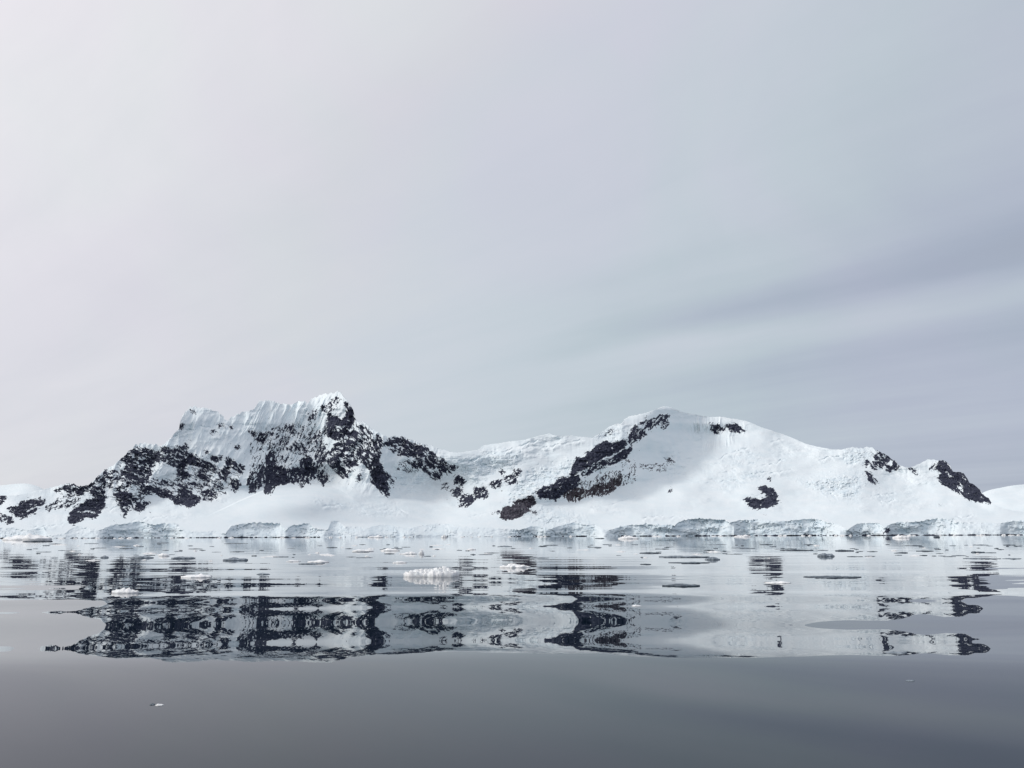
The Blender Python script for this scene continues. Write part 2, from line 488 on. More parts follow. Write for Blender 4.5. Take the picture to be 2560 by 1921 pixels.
# picture row of the water's edge for each column
vs = 1338 + shore_y * 0
for _ in range(6):
    rx, rz = ray(UC, vs)
    vs = vs - ((-CAM_H / shore_y) - rz) * F
vr = np.interp(UC, RIDGE[:, 0], RIDGE[:, 1])
vr = vr + 1.0 * fbm(UC / 7, UC * 0 + 1.7, 3) * np.interp(UC, [60, 200, 400, 1100, 1160, 1600, 1640, 1760, 2120, 2160, 2240], [.2, 1.3, 1.5, 1.1, .3, .7, .5, .25, .3, .9, .5])
vcl = np.interp(UC, CLIFF[:, 0], CLIFF[:, 1]) + 1.2 * fbm(UC / 9, UC * 0 + 8.1, 3)
front = np.interp(UC, FRONT[:, 0], FRONT[:, 1])
T = np.linspace(0, 1, NR)[:, None]
T = 0.55 * T + 0.45 * T**1.5              # a little closer together near the water
vr_s = blur(vr[None, :], 0, 24)[0]
V = (vs + 1.0)[None, :] * (1 - T) + vr_s[None, :] * T + (vr - vr_s)[None, :] * T**5     # crest detail stays near the crest
U = np.broadcast_to(UC[None, :], V.shape).copy()
E = vs[None, :] - V                        # picture height above the water's edge
RX, RZ = ray(U, V)

# rock cover
field = np.full(U.shape, -3.0)
tone = np.zeros(U.shape)
rock_id = np.full(U.shape, -1, int)
wob1, wob2 = fbm(U / 9, V / 9, 3, seed=3), fbm(U / 9, V / 9, 3, seed=5)
for k, line in enumerate(x for x in ROCKS.strip().splitlines() if x):
    reg, fill, ang, L, Wd, tn, s = line.split('|')
    P = pts(int(reg), s)
    got = inside_sd(P, U, V)
    if got is None:
        continue
    sl, sd = got
    fill, a = float(fill), math.radians(float(ang))
    u, v = U[sl] + 1.5 * wob1[sl], V[sl] + 1.5 * wob2[sl]
    ca, sa = math.cos(a), math.sin(a)
    xr, yr = u * ca + v * sa, -u * sa + v * ca
    L, Wd = float(L) * 1.35, float(Wd) * 0.85
    yw = yr + 3.0 * perlin(xr / 26 + k, yr / 20) + 1.2 * perlin(xr / 9, yr / 9 + k)
    n = 0.82 * fbm(xr / (L * 1.5), yw / Wd, 3, 0.5, seed=k % 13) + 0.5 * fbm(xr / (L * 0.45), yw / (Wd * 0.55), 2, 0.55, seed=k % 11)
    # thin snow ledges along the bedding, and a few gullies across it
    led = np.exp(-(perlin(xr / (L * 2.4) + k, yw / (Wd * 1.25)) / (0.16 if reg in '12' else 0.10))**2) + 0.25 * np.exp(-(perlin(xr / (Wd * 1.8) + 9, yr / (L * 1.4) + k) / 0.05)**2)
    na = 0.78 if fill < 0.94 else 0.62
    f = (fill - 0.5) * 2.3 + (0.14 if reg in '12' else 0.0) + na * n - (1.55 if fill < 0.94 else (1.0 if reg != '3' else 0.7)) * led * (0.45 + 0.45 * wob1[sl]).clip(0, 1) + np.clip((sd + 1.0 * wob2[sl]) / 3.4, -2.5, 0.3) - 0.1
    better = f > field[sl]
    tone[sl] = np.where(better, float(tn), tone[sl])
    rock_id[sl] = np.where(better & (f > 0), k, rock_id[sl])
    field[sl] = np.maximum(field[sl], f)
for line in HOLES.strip().splitlines():
    reg, s = line.split('|')
    got = inside_sd(pts(int(reg), s), U, V)
    if got is None:
        continue
    sl, sd = got
    field[sl] -= np.clip((sd + 2 + 2 * wob1[sl]) / 3, 0, 1.5) * 0.9
rock = field > 0
rock[E < 22] &= (U[E < 22] > 2195) & (U[E < 22] < 2240)
ledge_n = 0.85 * fbm(U / 60, V * 0 + 5.5, 5, 0.7) + np.interp(UC, [-400, 120, 160, 200, 420, 440, 760, 800, 1100, 1250, 1500, 1530, 2560, 2900], [.2, .2, -.3, .1, .1, .7, .8, -.9, -1.6, -.5, -.6, .75, .75, .5])[None, :]
ledge = (E < 1.6 + 0.7 * wob1) & (ledge_n + 0.5 * wob2 > 0.0)

# icefalls
serac = np.zeros(U.shape)
for line in SERACS.strip().splitlines():
    reg, st, s = line.split('|')
    got = inside_sd(pts(int(reg), s), U, V, 20)
    if got is None:
        continue
    sl, sd = got
    serac[sl] = np.maximum(serac[sl], float(st) * sstep(-12, 18, sd + 6 * wob1[sl]))
cliff = sstep(-1.5, 1.5, V - vcl[None, :])          # 1 below the lip of the ice front

# steepness: run over rise
rk = blur(rock.astype(float), 3, 5)
q = np.interp(E, [0, 40, 70, 120, 190, 380], [3.2, 3.4, 3.2, 1.9, 1.25, 1.0])
east = sstep(1620, 1800, U)
q = q * (1 - east) + east * np.interp(E, [0, 40, 120, 220, 330], [3.6, 3.8, 2.8, 2.0, 1.6])
HUMP = np.array([[440, 1318], [520, 1290], [600, 1252], [660, 1226], [710, 1211], [745, 1207], [800, 1212], [850, 1226], [900, 1262], [935, 1300], [900, 1322], [560, 1325]])
got = inside_sd(HUMP, U, V, 20)
hm = np.zeros(U.shape)
hm[got[0]] = sstep(-6, 10, got[1])
hsd = np.full(U.shape, -9.0)
hsd[got[0]] = got[1]
q = q * (1 - hm) + hm * np.interp(E, [0, 40, 90, 135], [2.2, 2.8, 4.2, 6.0])
q = q * (1 - 0.35 * blur(rk, 6, 40)) - 0.25 * rk * q
q = q * (1 - 0.4 * blur(serac, 4, 40))
q = blur(q, 2, 10)
Y = np.zeros(U.shape)
Y[0] = shore_y
for i in range(1, NR):
    qm = 0.5 * (q[i] + q[i - 1])
    dz = Y[i - 1] * (RZ[i] - RZ[i - 1]) / np.maximum(1 - RZ[i] * qm, 0.15)
    Y[i] = Y[i - 1] + qm * dz
G_ = (Y - Y[0][None, :]) / np.maximum(E, 1)          # depth gained per picture row: smooth across the slope
G_ = 0.8 * blur(G_, 2, 60) + 0.2 * blur(G_, 2, 18)
Y = Y[0][None, :] + G_ * np.maximum(E, 1)
# the ice front stands below its lip: nearly sheer where broken, a ramp where the snow runs down to the water
elip = vs - blur(vcl[None, :], 0, 9)[0]
ylip = shore_y + np.array([np.interp(elip[j], E[:, j], Y[:, j] - shore_y[j]) for j in range(len(UC))])
sheer = 0.35 + 0.42 * sstep(0.2, 0.8, front)[None, :]
inb = sstep(-0.5, 0.5, V - vcl[None, :])
Y = Y * (1 - inb * sheer) + inb * sheer * ylip[None, :]


def crest(poly, amp, wl, wr, top=25, bot=25):
    """a rib (negative) or hollow (positive) that follows a line down the slope; depth in picture-pixel units"""
    P = np.array(sorted(poly, key=lambda p: p[1]), float)
    xl = np.interp(V, P[:, 1], P[:, 0])
    d = U - xl
    g = np.exp(-(d / np.where(d < 0, wl, wr))**2)
    g *= sstep(P[0, 1] - top, P[0, 1] + 5, V) * (1 - sstep(P[-1, 1] - 5, P[-1, 1] + bot, V))
    return amp * g


dep = np.zeros(U.shape)
dep += crest([(845, 980), (850, 1050), (842, 1120), (830, 1160)], -34, 45, 30)
dep += crest([(700, 1010), (690, 1080), (660, 1150), (640, 1205)], -22, 30, 25)
dep += crest([(760, 1010), (745, 1070), (730, 1150), (720, 1200)], -18, 22, 20)
dep += crest([(650, 1005), (630, 1070), (600, 1150)], -20, 30, 20)
dep += crest([(470, 1025), (440, 1090), (400, 1160), (350, 1240)], -22, 50, 40)
dep += crest([(350, 1110), (330, 1180), (310, 1270)], -22, 45, 35)
dep += crest([(960, 1085), (950, 1140), (965, 1240)], -18, 30, 25)
dep += crest([(1090, 1215), (1075, 1310)], 95, 230, 90, 70, 30)
dep += crest([(1658, 1020), (1560, 1110), (1450, 1180), (1340, 1240)], -42, 60, 95)
dep += crest([(1760, 1080), (1740, 1130), (1690, 1190), (1610, 1250)], 52, 100, 55)
dep += crest([(2190, 1120), (2180, 1160), (2150, 1240)], -30, 90, 35, 20, 60)
dep += crest([(2240, 1190), (2260, 1230)], 22, 50, 60, 30, 50)
dep += crest([(1180, 1135), (1200, 1180), (1230, 1210)], -16, 60, 50)
for cu, cvv, ru, rv, a in ((735, 1240, 115, 50, 85), (250, 1302, 60, 16, 14), (400, 1288, 55, 18, 14), (1000, 1292, 80, 20, 12), (1300, 1282, 70, 25, 16), (1480, 1272, 75, 26, 16), (1760, 1292, 90, 20, 16),
                           (2150, 1282, 100, 26, 18), (2050, 1205, 60, 20, 12), (1600, 1290, 60, 18, 12), (2330, 1290, 80, 20, 14), (470, 1052, 45, 22, 16), (520, 1085, 40, 18, 12), (1260, 1145, 60, 16, 12)):
    dep -= a * np.exp(-((U - cu) / ru)**2 - ((V - cvv) / rv)**2) * (1 - cliff)           # rounded snow domes
dep += -9 * np.exp(-((U - 1885) / 55)**2 - ((V - 1232) / 26)**2)
land = 1 - cliff
patchy = 0.35 + 1.1 * sstep(0.0, 1.2, fbm(U / 130, V / 50, 2, seed=23))          # some slopes are wind-smoothed, others broken
dep += land * (1 - 0.85 * hm) * (7.0 * fbm(U / 120, V / 60, 3, 0.4, seed=21) + 1.5 * patchy * fbm(U / 36, V / 13, 4, 0.55, seed=22)) * sstep(30, 70, E)
dep += -3.0 * rk
dep += -34 * sstep(-1.5, 2.0, hsd) * sstep(40, 95, E) * sstep(470, 640, U) * sstep(880, 760, U)
dep += rk * (3.8 * ridged(U / 16, V / 14, 5, seed=2) + 1.6 * fbm(U / 5, V / 5, 3, 0.6, seed=6))
west = (1 - hm) * sstep(1130, 1050, U) * sstep(90, 150, E)
dep += -west * 9 * ridged((U + 0.45 * V) / 46, (V - 0.2 * U) / 120, 4, seed=9)
# fluted ice: left summit ridge, leaning; right summit, hanging straight down
for P, lean, w, amp in ((pts(2, "120,470 260,250 320,180 740,190 880,150 880,420 800,640 640,720 420,700 300,560"), 0.46, 9, 5.5),
                        (pts(4, "430,560 440,360 480,300 900,350 930,430 800,560 560,640"), 0.06, 7, 4.2)):
    sl, sd = inside_sd(P, U, V, 20)
    m = sstep(-6, 10, sd)
    x = (U[sl] + lean * V[sl] + 5 * perlin(U[sl] / 40, V[sl] / 30)) / w
    m = m * (0.15 + 1.3 * sstep(-0.6, 0.9, fbm(x * 0.35, V[sl] / 60, 2, seed=36)))
    dep[sl] += m * amp * (0.6 * fbm(x, V[sl] / 130, 3, 0.6, seed=31) - 0.5 * ridged(x * 0.5, V[sl] / 150, 2, seed=33))
# crevasses and wind scarps crossing the open snow
for reg, a, s_ in ((2, 3, "775,1035 800,1030 870,1052"), (2, 3, "850,1092 960,1085 1090,1080"), (1, 3, "1120,1225 1180,1208 1400,1182 1500,1182 1600,1197"), (4, 3.5, "930,825 1100,800 1200,795 1330,782"),
                   (4, 3, "1050,742 1180,725 1220,688 1320,684"), (4, 4, "20,1196 120,1182 260,1168"), (4, 4, "210,1205 300,1185 420,1180"), (5, 4, "890,1005 1000,992 1110,985"), (5, 5, "960,1050 1040,1060 1110,1035"),
                   (4, 4, "680,690 760,640 860,610 940,590"), (4, 4, "690,880 800,870 900,880"), (4, 4, "720,960 800,940"), (3, 4, "170,715 300,690 430,640 560,640"), (3, 4, "440,640 560,620 720,560 860,520"), (3, 3, "780,560 900,590 1100,545 1250,520"),
                   (3, 3, "240,1190 400,1150 560,1130"), (3, 3.5, "1290,1110 1500,1075 1700,1010"), (2, 3, "1320,1130 1500,1125 1600,1160"), (2, 3, "1300,890 1500,915 1760,890"), (5, 4, "680,745 760,710 830,700"), (5, 3.5, "440,690 560,665 640,655"),
                   (5, 3.5, "1620,1190 1800,1180"), (4, 3, "1130,545 1170,525 1250,510"), (1, 3, "250,1275 420,1265 560,1245"), (1, 3, "930,1130 1000,1105 1080,1095"), (1, 3.5, "1590,430 1680,435 1730,400 1860,420"), (1, 3, "1480,500 1560,470 1680,440")):
    L_ = pts(reg, s_)
    lo, hi = np.searchsorted(UC, [L_[0, 0] - 3, L_[-1, 0] + 3])
    u_ = UC[lo:hi]
    yl = np.interp(u_, L_[:, 0], L_[:, 1]) + 1.2 * fbm(u_ / 14, u_ * 0 + a, 3)
    fade = sstep(0, 12, u_ - L_[0, 0] + 3) * sstep(0, 12, L_[-1, 0] + 3 - u_) * (0.6 + 0.4 * np.clip(fbm(u_ / 20, u_ * 0 + 4, 2), -1, 1))
    dd = V[:, lo:hi] - yl[None, :]
    dep[:, lo:hi] += a * fade[None, :] * (2.3 * np.exp(-(dd / 2.1)**2) - 1.3 * np.exp(-((dd - 5) / 5.0)**2) + 0.8 * np.exp(-((dd + 9) / 9.0)**2))
# icefalls: blocks, steps and cracks
cv, cw = cells(U / 17 + 0.3 * wob1, V / 9 + 0.3 * wob2, 4)
dv, dw = cells(U / 8 + 0.2 * wob2, V / 5 + 0.2 * wob1, 9)
dep += serac * land * (5.5 * (cv - 0.5) + 3.2 * (dv - 0.5) + 1.8 * np.exp(-cw * 7) + 2.4 * fbm(U / 26, V / 9, 4, 0.6, seed=41))
# ice front: buttresses, facets, undercut caves
fr = front[None, :]
hv, hw = cells(U / 34 + 0.5 * wob1 * 0.4, V / 26 + 0.2 * wob2, 14)
dep += cliff * fr * (8.0 * (hv - 0.5) + 1.6 * np.exp(-hw * 7) + 4 * fbm(U / 50, V / 22, 3, 0.45, seed=51) + 0.6 * ridged(U / 13, V / 9, 3, seed=52) - 1.6 * np.clip(ridged(U / 10, V / 60, 3, seed=57), -1.5, 0.4))
dep += cliff * (1 - fr) * 2.0 * fbm(U / 20, V / 12, 3, seed=53)
dep += (1 - sstep(1, 8, E)) * cliff * fr * 1.5 * sstep(-0.4, 0.6, fbm(U / 30, V / 40, 2, seed=54))
for cu, cvv, ru, rv, a in ((2268, 1331, 28, 7, 16), (745, 1333, 20, 9, 14), (1000, 1335, 7, 8, 9), (1640, 1332, 16, 5, 8), (1690, 1333, 20, 5, 8), (1790, 1333, 14, 5, 8), (2300, 1326, 30, 9, 5), (1870, 1332, 20, 7, 7),
                           (310, 1336, 26, 10, 8), (395, 1332, 14, 12, 6), (540, 1336, 26, 8, 6), (1935, 1333, 30, 6, 6), (850, 1340, 30, 4, 6), (160, 1332, 30, 8, 4)):
    dep += 0.7 * a * np.exp(-((U - cu) / ru)**2 - ((V - cvv) / rv)**2)
dep *= sstep(-0.5, 2, E) * 0.9 + 0.1
Y = Y + dep * Y / F
X, Z = RX * Y, CAM_H + RZ * Y

# far side of the land, out of sight from the water, falling back to the sea
back = []
for k in range(1, NB + 1):
    s = (k / NB)**1.5
    drop = (Z[-1] + 8) * s
    yb = Y[-1] + drop * (1.1 + 0.15 * fbm(UC / 60, UC * 0 + k * 0.3, 3)) + k * 2
    back.append((X[-1] * (yb / Y[-1]), yb, Z[-1] - drop))
X = np.vstack([X] + [b[0][None] for b in back])
Y = np.vstack([Y] + [b[1][None] for b in back])
Z = np.vstack([Z] + [b[2][None] for b in back])
R, C = X.shape
ice = np.clip(cliff * (0.10 + 0.85 * fr) * (0.8 + 0.25 * fbm(U / 30, V / 16, 3, seed=61)) + serac * (0.50 + 0.30 * fbm(U / 14, V / 8, 3, seed=62)), 0, 1)
ice = np.vstack([ice, np.zeros((NB, C))])
tone = np.vstack([tone, np.zeros((NB, C))])
pad = lambda a, v=0: np.vstack([a, np.full((NB, C), v, a.dtype)])
rockP, ledgeP, cliffP, ridP = pad(rock), pad(ledge), pad(cliff > 0.5), pad(rock_id, -1)
UP_, VP = pad(U), pad(V)
UP_[NR:] = UC[None, :]
VP[NR:] = V[-1][None, :]

P3 = np.stack([X, Y, Z], -1)
du = np.gradient(P3, axis=1)
dv_ = np.gradient(P3, axis=0)
NRM = np.cross(du, dv_)
NRM /= np.linalg.norm(NRM, axis=-1, keepdims=True) + 1e-12
NRM[NRM[..., 1] > 0.98] *= 1

idx = np.arange(R * C).reshape(R, C)
Q = np.stack([idx[:-1, :-1], idx[:-1, 1:], idx[1:, 1:], idx[1:, :-1]], -1).reshape(-1, 4)
qc = lambda a: a[:-1, :-1].ravel()
uq, vq = qc(UP_), qc(VP)
isrock, isledge, iscliff, rid = qc(rockP), qc(ledgeP), qc(cliffP), qc(ridP)
line1 = np.interp(vq, [1120, 1180, 1230, 1350], [1131, 1132, 1085, 1030])
line2 = np.interp(vq, [1075, 1105, 1180, 1225, 1290, 1350], [1486, 1432, 1335, 1262, 1225, 1235])
mass = np.where(uq < line1, 0, np.where(uq < line2, 1, 2))
PV, NV = P3.reshape(-1, 3), NRM.reshape(-1, 3)
AI, AT = ice.ravel(), tone.ravel()


def piece(name, sel, material, parent=None):
    f = Q[sel]
    if len(f) == 0:
        return None
    used, inv = np.unique(f, return_inverse=True)
    return mesh_obj(name, PV[used], inv.reshape(f.shape), material, parent,
                    {'ice': AI[used], 'tone': AT[used]}, NV[used])


LAND = [('mountain', 'jagged snow covered mountain with dark banded rock faces and a steep summit tower, left of the saddle', 'mountain'),
        ('glacier', 'pale blue glacier flowing down the low saddle between the two mountains', 'glacier'),
        ('mountain', 'broad white snow dome mountain with a slanting black rock band, right of the saddle', 'mountain')]
snowq = ~isrock & ~isledge
ROOTS = []
for k, (nm, lab, cat) in enumerate(LAND):
    o = piece(nm, (mass == k) & snowq & ~iscliff, SNOW)
    tag(o, lab, cat, None, 'structure')
    piece('ice_cliff', (mass == k) & snowq & iscliff, SNOW, o)
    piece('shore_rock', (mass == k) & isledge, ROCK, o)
    ROOTS.append(o)
# rock faces: neighbouring outcrops joined into the faces one sees
FACES = [(0, -400, 182, 'low rock band at the far left end of the mountain'), (0, 182, 268, 'dark rock blocks at the foot of the left shoulder'),
         (0, 268, 405, 'banded rock face of the left shoulder'), (0, 405, 615, 'slanting rock bands below the snowy left shoulder'),
         (0, 615, 790, 'dark rock buttresses above the round snow hump'), (0, 790, 915, 'black rock face of the summit tower'),
         (0, 915, 985, 'rock rib ending in a dark tongue'), (0, 985, 1150, 'rock crest descending right of the summit'),
         (1, 1000, 1228, 'small black outcrop in the icefall of the saddle'), (1, 1228, 1320, 'outcrops high in the saddle icefall'),
         (2, 1200, 1342, 'brown rock block low on the slope'), (2, 1342, 1600, 'long slanting black rock band'), (2, 1600, 1700, 'broken rocks just below the right summit'),
         (2, 1700, 1870, 'short dark rocks under the summit cornice'), (2, 1870, 2000, 'curved black outcrop alone in the lower snow'),
         (2, 2000, 2260, 'dark rocks on the right end of the crest'), (2, 2260, 2900, 'black rocky nunatak at the right end')]
for mk, a, b, lab in FACES:
    sel = isrock & ~isledge & (mass == mk) & (uq >= a) & (uq < b)
    if mk == 2 and a == 1700:
        sel &= vq < 1150
    if mk == 2 and a == 1870:
        sel |= isrock & ~isledge & (mass == 2) & (uq >= 1700) & (uq < 1870) & (vq >= 1150)
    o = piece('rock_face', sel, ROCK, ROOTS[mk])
    if o:
        o['label'] = lab


# ------------------------------------------------------------------ low snow hills far behind either end
def far_hill(name, prof, dist, lab, seed):
    P = np.array(prof, float)
    u = np.arange(P[0, 0], P[-1, 0], 3.0)
    top = np.interp(u, P[:, 0], P[:, 1])
    top = blur(top[None, :], 0, 5)[0]
    t = np.linspace(0, 1, 40)[:, None]
    v = 1341 * (1 - t) + top[None, :] * t
    uu = np.broadcast_to(u[None, :], v.shape)
    rx, rz = ray(uu, v)
    y = dist * (1 + 0.22 * t + 0.004 * fbm(uu / 120, v / 40, 2, seed=seed))
    x, z = rx * y, CAM_H + rz * y
    bx, by, bz = [x], [y], [z]
    for k in range(1, 9):
        s = k / 8
        yb = y[-1:] * (1 + 0.25 * s)
        bx.append(rx[-1:] * yb)
        by.append(yb)
        bz.append(z[-1:] * (1 - s * s) - 6 * s)
    x, y, z = np.vstack(bx), np.vstack(by), np.vstack(bz)
    z[0] = -6
    r, c = x.shape
    ix = np.arange(r * c).reshape(r, c)
    qd = np.stack([ix[:-1, :-1], ix[:-1, 1:], ix[1:, 1:], ix[1:, :-1]], -1).reshape(-1, 4)
    o = mesh_obj(name, np.stack([x, y, z], -1).reshape(-1, 3), qd, SNOW, None, {'ice': np.zeros(r * c), 'tone': np.zeros(r * c)})
    tag(o, lab, 'hill', None, 'structure')


far_hill('hill', [(-420, 1222), (-200, 1218), (-60, 1217), (0, 1214.5), (45, 1209), (78, 1209), (105, 1220), (170, 1262), (300, 1300)], 3600, 'smooth distant snow hill behind the left end of the rocky mountain', 71)
far_hill('hill', [(2330, 1330), (2400, 1270), (2460, 1228), (2485, 1223), (2510, 1218), (2536, 1213), (2560, 1211.5), (2700, 1206), (2950, 1215)], 4800, 'pale distant snow hill rising behind the right end of the snow dome', 72)

# ------------------------------------------------------------------ sea: long glassy swell near the boat, small waves farther out
EP = np.array([(0, 0), (20, 22), (30, 34), (40, 47), (46, 58), (50, 72), (55, 82), (60, 76), (65, 90), (70, 78), (77, 102), (83, 92), (88, 68), (96, 108), (106, 124), (116, 126), (124, 114), (131, 88), (137, 76),
               (143, 120), (149, 176), (155, 190), (163, 160), (172, 122), (180, 140), (190, 176), (203, 196), (214, 192), (226, 168), (238, 142), (250, 123), (258, 126), (266, 150), (275, 195), (285, 270), (296, 352), (306, 392), (330, 440), (400, 530), (520, 690), (600, 780), (750, 900), (1400, 1440)], float)
ys, d_, z_ = [], [], []
yy, zz = 140.0, 0.0
while yy > 3.0:
    d = (CAM_H - zz) / yy * F
    s = (np.interp(d, EP[:, 0], EP[:, 1]) - d) / 2 / F
    s *= 1 - sstep(75, 130, yy)
    ys.append(yy)
    z_.append(zz)
    st = 0.02 if yy < 40 else 0.05
    zz -= s * st
    yy -= st
ys, z_ = np.array(ys[::-1]), np.array(z_[::-1])
k = 9
z_ = np.convolve(np.pad(z_, k, mode='edge'), np.ones(2 * k + 1) / (2 * k + 1), 'valid')


def sea_z(x, y):
    yc = np.maximum(y, 3.2)
    a = np.clip(x / (yc + 2.0), -0.9, 0.9)
    bow = 0.035 * (1 - (a / 0.36)**2 * 0.9) * sstep(-1.2, -0.2, -np.abs(a)) - 0.012
    yb = yc * (1 - np.clip(bow, -0.08, 0.05) * sstep(8, 16, yc))
    yb = yb + 0.10 * perlin(x / 9 + 3.1, y / 14) * sstep(6, 14, yc) + 0.35 * perlin(x / 30, y / 40 + 7) * sstep(22, 40, yc)
    z = np.interp(yb, ys, z_)
    env = sstep(26, 52, yc) * (1 - sstep(900, 2500, yc))
    z = z + 0.022 * sstep(0.1, 0.34, a) * np.tanh((yc - 24) / 1.6) * np.exp(-((yc - 24) / 9)**2)
    z = z + 0.0075 * sstep(0.12, 0.36, a) * np.tanh((yc - 19.8) / 0.9) * np.exp(-((yc - 19.8) / 7)**2)
    z = z + 0.0070 * sstep(0.12, 0.36, a) * np.tanh((yc - 28.6) / 1.5) * np.exp(-((yc - 28.6) / 9)**2)
    z = z + 0.0026 * perlin(x / 2.6 + 5, y / 4.2) * sstep(13, 17, yc) * sstep(60, 40, yc)
    w = 0
    for j, (lam, sl, ang) in enumerate([(1.7, .0030, 4), (2.6, .0034, -7), (4.1, .0036, 9), (6.7, .0032, -3), (11.0, .0026, 6), (19.0, .0016, -9)]):
        t = math.radians(ang)
        ph = 2 * np.pi * (y * math.cos(t) + x * math.sin(t)) / lam + 2.2 * perlin(x / (lam * 6) + j, y / (lam * 5)) * 2 + j * 1.7
        w = w + sl * lam / (2 * np.pi) * np.sin(ph) * (sstep(3.0, 1.0, yc / (lam * 150)) if lam < 12 else 1)
    return z + 0.62 * env * w


rows = np.concatenate([[-400, -120, -30, -6, 0, 2.0], np.arange(3.2, 42, 0.06), np.arange(42, 110, 0.16), np.arange(110, 340, 0.5), np.arange(340, 1200, 3), np.geomspace(1200, 30000, 40)])
ca = np.sinh(np.linspace(-2.6, 2.6, 181)) / np.sinh(2.6) * 1.9
yy = np.broadcast_to(rows[:, None], (len(rows), len(ca)))
xx = ca[None, :] * (np.maximum(yy, 0) + 60)
xx = xx * np.where(yy < 0, 1, 1)
# even columns in the middle of the view
ce = np.linspace(-1.3, 1.3, 181)
blend = sstep(0.0, 1.0, (np.abs(np.linspace(-1, 1, 181)) - 0.8) / 0.2)
xx = (ce * (1 - blend) + ca * blend * 1.0 + ce * blend * 0.3)[None, :] * (np.maximum(yy, 0) + 30)
xx = np.sort(xx, axis=1)
zz = sea_z(xx, yy)
r, c = xx.shape
ix = np.arange(r * c).reshape(r, c)
qd = np.stack([ix[:-1, :-1], ix[:-1, 1:], ix[1:, 1:], ix[1:, :-1]], -1).reshape(-1, 4)
sea = mesh_obj('water', np.stack([xx, yy, zz], -1).reshape(-1, 3), qd, SEA)
tag(sea, 'calm dark sea water of the bay mirroring the mountains in long smooth swells', 'water', None, 'structure')


# ------------------------------------------------------------------ floating ice
def floe_mesh(name, w, dp, h, rough, lumps, seed, nr=9, ns=40, shape='mound', edge=0.25, pkx=None):
    """one floe: uneven outline, lumpy top, vertical wet edge that carries on below the water"""
    rs = np.random.RandomState(seed)
    ox, oy = rs.rand(2) * 300
    ex = 2.2 + 2.2 * rs.rand()
    th = np.linspace(0, 2 * np.pi, ns, endpoint=False)
    out = 1 + 0.28 * fbm(np.cos(th) * 1.1 + ox, np.sin(th) * 1.1 + oy, 3) * 0.6 + 0.07 * fbm(np.cos(th) * 4 + ox, np.sin(th) * 4 + oy, 3)
    V_, rr = [], np.linspace(0, 1, nr)[1:]
    rings = [(0.0, None)]
    prof = {'mound': lambda r: (1 - r**ex) * (1 - edge) + edge, 'slab': lambda r: 0.7 + 0.3 * (1 - r**6), 'shard': lambda r: np.maximum(0.0, 1 - r**1.2) * (1 - edge) + edge * 0.6}[shape]
    pk = (rs.rand() - 0.5) * 0.9 if pkx is None else pkx

    def top(x, y, r):
        n = 0.5 + 0.5 * np.clip(fbm(x * lumps / w + ox, y * lumps / w * 1.2 + oy, 3, 0.6) * 0.6, -1, 1)
        pkf = 0.74 + 0.26 * np.exp(-((x / w * 2 - pk) / 0.28)**2)
        return h * prof(r) * (1 - rough + rough * n * 1.3) * pkf
    V_.append((0, 0, float(top(np.array(0.0), np.array(0.0), np.array(0.0)))))
    for r_ in rr:
        x, y = np.cos(th) * w / 2 * r_ * out, np.sin(th) * dp / 2 * r_ * out
        zt = top(x, y, np.full(ns, r_))
        V_ += list(zip(x, y, zt))
    x, y = np.cos(th) * w / 2 * out, np.sin(th) * dp / 2 * out
    V_ += list(zip(x * 0.985, y * 0.985, np.full(ns, -0.01)))
    V_ += list(zip(x * 0.93, y * 0.93, np.full(ns, -0.06 - 0.5 * h)))
    V_.append((0, 0, -0.1 - 0.8 * h))
    faces = [(0, 1 + k, 1 + (k + 1) % ns) for k in range(ns)]
    nring = len(rr) + 2
    for q_ in range(nring - 1):
        b0, b1 = 1 + q_ * ns, 1 + (q_ + 1) * ns
        for k in range(ns):
            k2 = (k + 1) % ns
            faces.append((b0 + k, b1 + k, b1 + k2, b0 + k2))
    b0, e = 1 + (nring - 1) * ns, len(V_) - 1
    faces += [(b0 + k, e, b0 + (k + 1) % ns) for k in range(ns)]
    me = bpy.data.meshes.new(name)
    me.from_pydata([tuple(map(float, v)) for v in V_], [], faces)
    me.polygons.foreach_set('use_smooth', np.ones(len(faces), bool))
    return me


def spot(u, v):
    rx, rz = ray(u, v)
    rx, rz = float(rx), float(rz)
    y0 = CAM_H / -rz
    yy_ = np.linspace(y0 * 0.85, min(y0 * 1.15, 2300), 4000)
    zs = sea_z(rx * yy_, yy_)
    under = np.nonzero(CAM_H + rz * yy_ <= zs)[0]          # first place where the line of sight meets the swell
    k = under[0] if len(under) else len(yy_) - 1
    y, zw = float(yy_[k]), float(zs[k])
    return rx * y, y, zw


def put_floe(name, u0, u1, v, hp, shape, material, label, cat, group=None, rough=0.5, lumps=4, seed=0, nr=9, ns=40, deep=0.6, edge=0.25, me=None, rot=0.0, pkx=None):
    x, y, zw = spot((u0 + u1) / 2, v)
    w, h = (u1 - u0) / F * y, hp / F * y
    dp = min(w * deep, 60)
    if me is None:
        me = floe_mesh(name, w, dp, h, rough, lumps, seed, nr, ns, shape, edge, pkx)
        me.materials.append(material)
        sc = (1, 1, 1)
    else:
        sc = (w, dp, h)
    o = bpy.data.objects.new(name, me)
    COL.objects.link(o)
    o.location = (x, y + dp / 2, zw)
    o.scale = sc
    o.rotation_euler = (0, 0, rot)
    return tag(o, label, cat, group)


